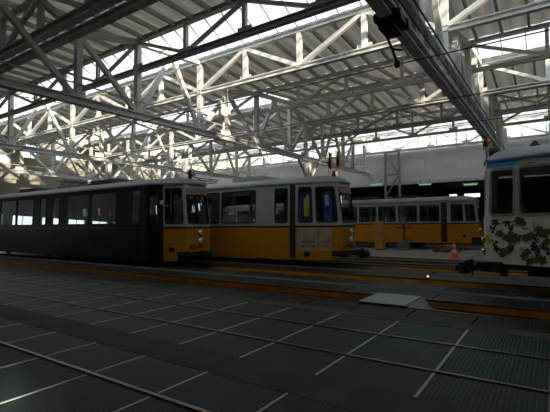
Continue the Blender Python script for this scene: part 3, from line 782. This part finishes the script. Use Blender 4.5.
# flags on the trams
M_fk = mat('flag_black', (.015, .015, .015), .8); M_fr = mat('flag_red', (.45, .02, .02), .8); M_fg = mat('flag_gold', (.85, .45, .03), .8)
def flag(px, py0, py1, Y, label, lean, hgt=.62):
    X, z0 = on_plane(px, py1, Y); _, z1 = on_plane(px, py0, Y)
    o = empty('flag', (X, Y, z0)); tag(o, label, 'flag', 'small flags on the tram roofs')
    h = z1-z0
    MB().tube([(0, 0, -.02), (lean*h, 0, h)], .012, 6).build('flag_pole', M_dark, o)
    for j, m in enumerate((M_fk, M_fr, M_fg)):
        v = []; f = []
        for i in range(9):
            q = i/8; zz = h*.97-h*.72*q
            for e in (j/3, (j+1)/3):
                wv = .03*math.sin(q*7+e*4); x = lean*zz+ (.02+e*(.30-.12*q)); v.append((x*.5, wv+.05*e, zz-.10*e))
        for i in range(8): f.append((2*i, 2*i+1, 2*i+3, 2*i+2))
        obj('flag_stripe', v, f, m, o)
flag(329, 151, 174, 14.0, 'black red gold flag, left of the two on the centre tram', -.08)
flag(337, 150, 172, 14.35, 'black red gold flag, right of the two on the centre tram', -.05)
flag(484, 135, 149.5, 11.15, 'black red gold flag at the front of the white painted tram', -.1)

# ------------------------------------------------------------------ pit cover and small things on the floor
cv = empty('pit_cover', (-2.72, TC[2], .012)); tag(cv, 'silver sheet metal cover over the orange pit, one end folded down', 'cover')
M_zinc = mat('zinc_sheet', (.20, .24, .26), .4, .4, .12, 3)
MB().box((-.45, -.56, .0), (.47, .56, .03)).build('cover_plate', M_zinc, cv)
MB().add([(.47, -.56, .03), (.47, .56, .03), (.80, .44, -.16), (.80, -.44, -.16), (.47, -.56, .0), (.47, .56, .0), (.80, .44, -.19), (.80, -.44, -.19)], [(0, 1, 2, 3), (7, 6, 5, 4), (0, 3, 7, 4), (1, 5, 6, 2), (2, 6, 7, 3)]).build('folded_end', mat('zinc_sheet_dark', (.09, .10, .11), .4, .6, .15, 3), cv)
MB().box((.45, -.56, .028), (.485, .56, .036)).build('edge_strip', M_chrome, cv)
lx, ly = on_floor(427, 280)
ml = empty('marker_lamp', (lx, ly+.1, .012)); tag(ml, 'tiny glowing amber marker lamp between the rails', 'lamp')
MB().lathe([(.05, 0), (.05, .03), (.03, .05)], (0, 0, -.0), 'z', 12).build('lamp_base', M_dark, ml)
MB().lathe([(.03, .05), (.035, .07), (.02, .10), (.004, .11)], (0, 0, 0), 'z', 12).build('lamp_lens', mat('amber_lit', (1, .7, .4), .3, emit=(1, .6, .3), estr=2.5), ml, True)
for (px0, px1, py, Y, nm) in ((335, 342, 298, TC[2]-.38, 'short yellow plate in the pit left of the silver cover'), (431, 445, 309, TC[2]-.38, 'short yellow plate in the pit right of the silver cover')):
    X0, _ = on_plane(px0, py, Y); X1, _ = on_plane(px1, py, Y)
    o = MB().box((X0, Y-.05, -.19), (X1, Y+.05, -.13)).box((X0, Y-.05, -.45), (X0+.05, Y+.05, -.19)).build('pit_step', mat('step_yellow', (.85, .62, .08), .5)); tag(o, nm, 'step')
def cone(px, py, label):
    x, y = on_floor(px, py); o = empty('traffic_cone', (x, y, 0)); tag(o, label, 'cone')
    mo = mat('cone_orange', (.85, .12, .03), .5); mw = mat('cone_white', (.8, .8, .78), .5)
    MB().box((-.19, -.19, 0), (.19, .19, .04)).build('base', mo, o)
    prof = lambda z: .14-.11*z/.7
    for z0, z1, m in ((.04, .22, mo), (.22, .36, mw), (.36, .48, mo), (.48, .58, mw), (.58, .70, mo)):
        MB().lathe([(prof(z0), z0), (prof(z1), z1)], (0, 0, 0), 'z', 18).build('cone_band', m, o)
cone(454.5, 258, 'orange and white traffic cone on the grey platform')
cx, cy = on_floor(380.5, 250)
o = empty('cabinet', (cx, cy, 0)); tag(o, 'tall narrow orange cabinet in front of the background tram', 'cabinet')
MB().box((-.22, -.2, 0), (.22, .2, .06)).build('plinth', M_dark, o)
MB().box((-.24, -.22, .06), (.24, .22, 1.66)).build('body', mat('cabinet_orange', (.55, .27, .06), .5), o)
MB().box((-.21, -.235, .1), (.21, -.22, 1.62)).build('door', mat('cabinet_orange', (.55, .27, .06), .5), o)
MB().box((.13, -.25, .8), (.16, -.235, .95)).build('handle', M_dark, o)
cx, cy = on_floor(404, 250)
o = empty('workshop_machine', (cx, cy, 0)); tag(o, 'grey drilling machine on a pedestal, right of the orange cabinet', 'machine')
M_mach = mat('machine_grey', (.20, .22, .23), .5, .2)
MB().box((-.28, -.25, 0), (.28, .25, .42)).box((-.33, -.3, .42), (.33, .3, .5)).build('pedestal', M_mach, o)
MB().tube([(0, .1, .5), (0, .1, 2.2)], .05, 10).build('column_tube', M_dark, o)
MB().box((-.12, -.3, 1.45), (.12, .2, 1.85)).lathe([(.04, 1.1), (.06, 1.2), (.06, 1.45)], (0, -.18, 0), 'z', 10).build('drill_head', M_mach, o)
MB().tube([(-.4, .1, 1.25), (.45, .1, 1.25)], .03, 8).tube([(.12, -.1, 1.6), (.4, -.1, 1.35)], .02, 6).build('arm', M_dark, o)
cx, cy = on_floor(447, 252)
o = empty('pallet', (cx, cy, 0)); tag(o, 'wooden pallet with red brown boards behind the traffic cone', 'pallet')
mp = mat('pallet_wood', (.26, .10, .05), .8, 0, .3, 6)
for i in range(5): MB().box((-.6, -.4+i*.18, .10), (.6, -.28+i*.18, .13)).build('board', mp, o)
for i in range(3): MB().box((-.6+i*.55, -.4, 0), (-.5+i*.55, .44, .10)).build('block', mp, o)
o2 = empty('crate', (cx-.05, cy, .13)); tag(o2, 'low red brown crate stacked on the pallet', 'crate')
MB().box((-.5, -.3, 0), (.5, .3, .03)).build('crate_bottom', mp, o2)
for y in (-.3, .27): MB().box((-.5, y, .03), (.5, y+.03, .22)).build('crate_side', mp, o2)
for x in (-.5, .47): MB().box((x, -.27, .03), (x+.03, .27, .22)).build('crate_end', mp, o2)
o3 = MB().box((-.16, -.12, 0), (.16, .12, .18)).box((-.17, -.13, .18), (.17, .13, .21)).build('tool_box', mat('box_yellow', (.75, .45, .06), .5)); o3.location = (cx+.05, cy, .162); tag(o3, 'small yellow box lying in the red brown crate', 'box')
ax, ay = on_floor(463, 257.5); bx_, by_ = on_floor(479, 254)
o = empty('barrier_board', ((ax+bx_)/2, (ay+by_)/2, 0), math.atan2(by_-ay, bx_-ax)); tag(o, 'black and white striped barrier boards lying beside the cone', 'barrier')
for i in range(9): MB().box((-.9+i*.2, -.14, 0), (-.8+i*.2, .14, .03)).build('stripe', M_cream if False else mat('barrier_pale', (.5, .48, .42), .6), o); MB().box((-.8+i*.2, -.14, 0), (-.7+i*.2, .14, .03)).build('stripe', M_black, o)

# lattice mast in front of the back wall
Xa, za = on_plane(385, 153, YB-.36); Xb, _ = on_plane(399, 153, YB-.36)
o = empty('lattice_mast', ((Xa+Xb)/2, YB-.36, 0)); tag(o, 'pale steel lattice mast standing behind the orange tram', 'mast')
hw = (Xb-Xa)/2; mm = mat('mast_steel', (.36, .37, .36), .5, .2)
for s_ in (-1, 1):
    for q in (-1, 1): MB().box((s_*hw-.06, q*.06-.04, 0), (s_*hw+.06, q*.06+.04, 6.25)).build('upright', mm, o)
for i in range(4):
    z = .2+i*1.52; s_ = 1 if i % 2 else -1
    MB().bar((s_*hw, -.1, z), (-s_*hw, -.1, z+1.48), .08).build('diagonal', mm, o)
    MB().box((-hw, -.14, z+1.46), (hw, -.06, z+1.54)).build('crossbar', mm, o)

# green tube lamps under the lintel
M_green = mat('tube_green_lit', (.4, 1, .6), .4, emit=(.25, 1, .45), estr=1.5)
for px, nm in ((376.5, 'left'), (425, 'middle'), (470.5, 'right')):
    x, z = on_plane(px, 184.5, YB-.3)
    o = empty('tube_lamp', (x, YB-.3, z)); tag(o, {'left': 'green glowing tube lamp under the back wall, beside the lattice mast', 'middle': 'green glowing tube lamp under the back wall, middle of three', 'right': 'green glowing tube lamp under the back wall, nearest the white tram'}[nm], 'lamp', 'green tube lamps under the back wall')
    MB().box((-.42, -.06, .03), (.42, .06, .09)).build('housing', M_white, o)
    MB().tube([(-.36, 0, 0), (.36, 0, 0)], .035, 10).build('tube', M_green, o)
    for s_ in (-.3, .3): MB().box((s_-.01, -.01, .09), (s_+.01, .01, .35)).box((s_-.01, 0, .33), (s_+.01, .225, .35)).build('bracket', M_dark, o)

# round floodlight on the roof frame
fx, fz = on_plane(225.5, 111, 11.4)
o = empty('floodlight', (fx, 11.4, fz)); tag(o, 'round glowing floodlight hanging among the white roof members', 'lamp')
dv = Vector((-fx, -11.4, H-fz)).normalized()
MB().lathe([(.06, -.22), (.13, -.1), (.17, 0), (.165, .0)], (0, 0, 0), 'z', 20).build('reflector_housing', M_grey, o)
MB().lathe([(.155, 0), (.13, .03), (.07, .055), (.004, .065)], (0, 0, 0), 'z', 20).build('lens', mat('flood_lit', (1, .9, .75), .3, emit=(1, .72, .42), estr=9), o, True)
for c in o.children: c.rotation_euler = dv.to_track_quat('Z', 'Y').to_euler()
MB().tube([(0, .1, .05), (0, .15, 7.56-fz)], .02, 8).build('hanger', M_grey, o)

# black hoist trolley hanging below the near girder
o = empty('hoist_trolley', (FX[1], 6.55, ZF-.02)); tag(o, 'black hoist trolley with a dangling arm under the grey girder at the top', 'hoist')
MB().box((-.20, -.30, -.12), (.20, .30, 0)).box((-.16, -.22, -.22), (.10, .24, -.12)).build('trolley', M_black, o)
for dy in (-.2, .2):
    for dx in (-.19, .19): MB().lathe([(.02, -.03), (.07, -.03), (.07, .03), (.02, .03)], (dx, dy, -.04), 'x', 12).build('wheel', M_dark, o)
MB().tube([(-.12, .0, -.18), (-.14, .35, -.30), (-.12, .62, -.50)], .025, 8).build('arm', M_black, o)
MB().tube([(-.12, .42, -.34), (.02, .5, -.36)], .02, 6).build('lever', M_black, o)
MB().lathe([(.03, -.60), (.05, -.57), (.05, -.50), (.02, -.46)], (-.12, .62, 0), 'z', 10).build('clamp', M_black, o)
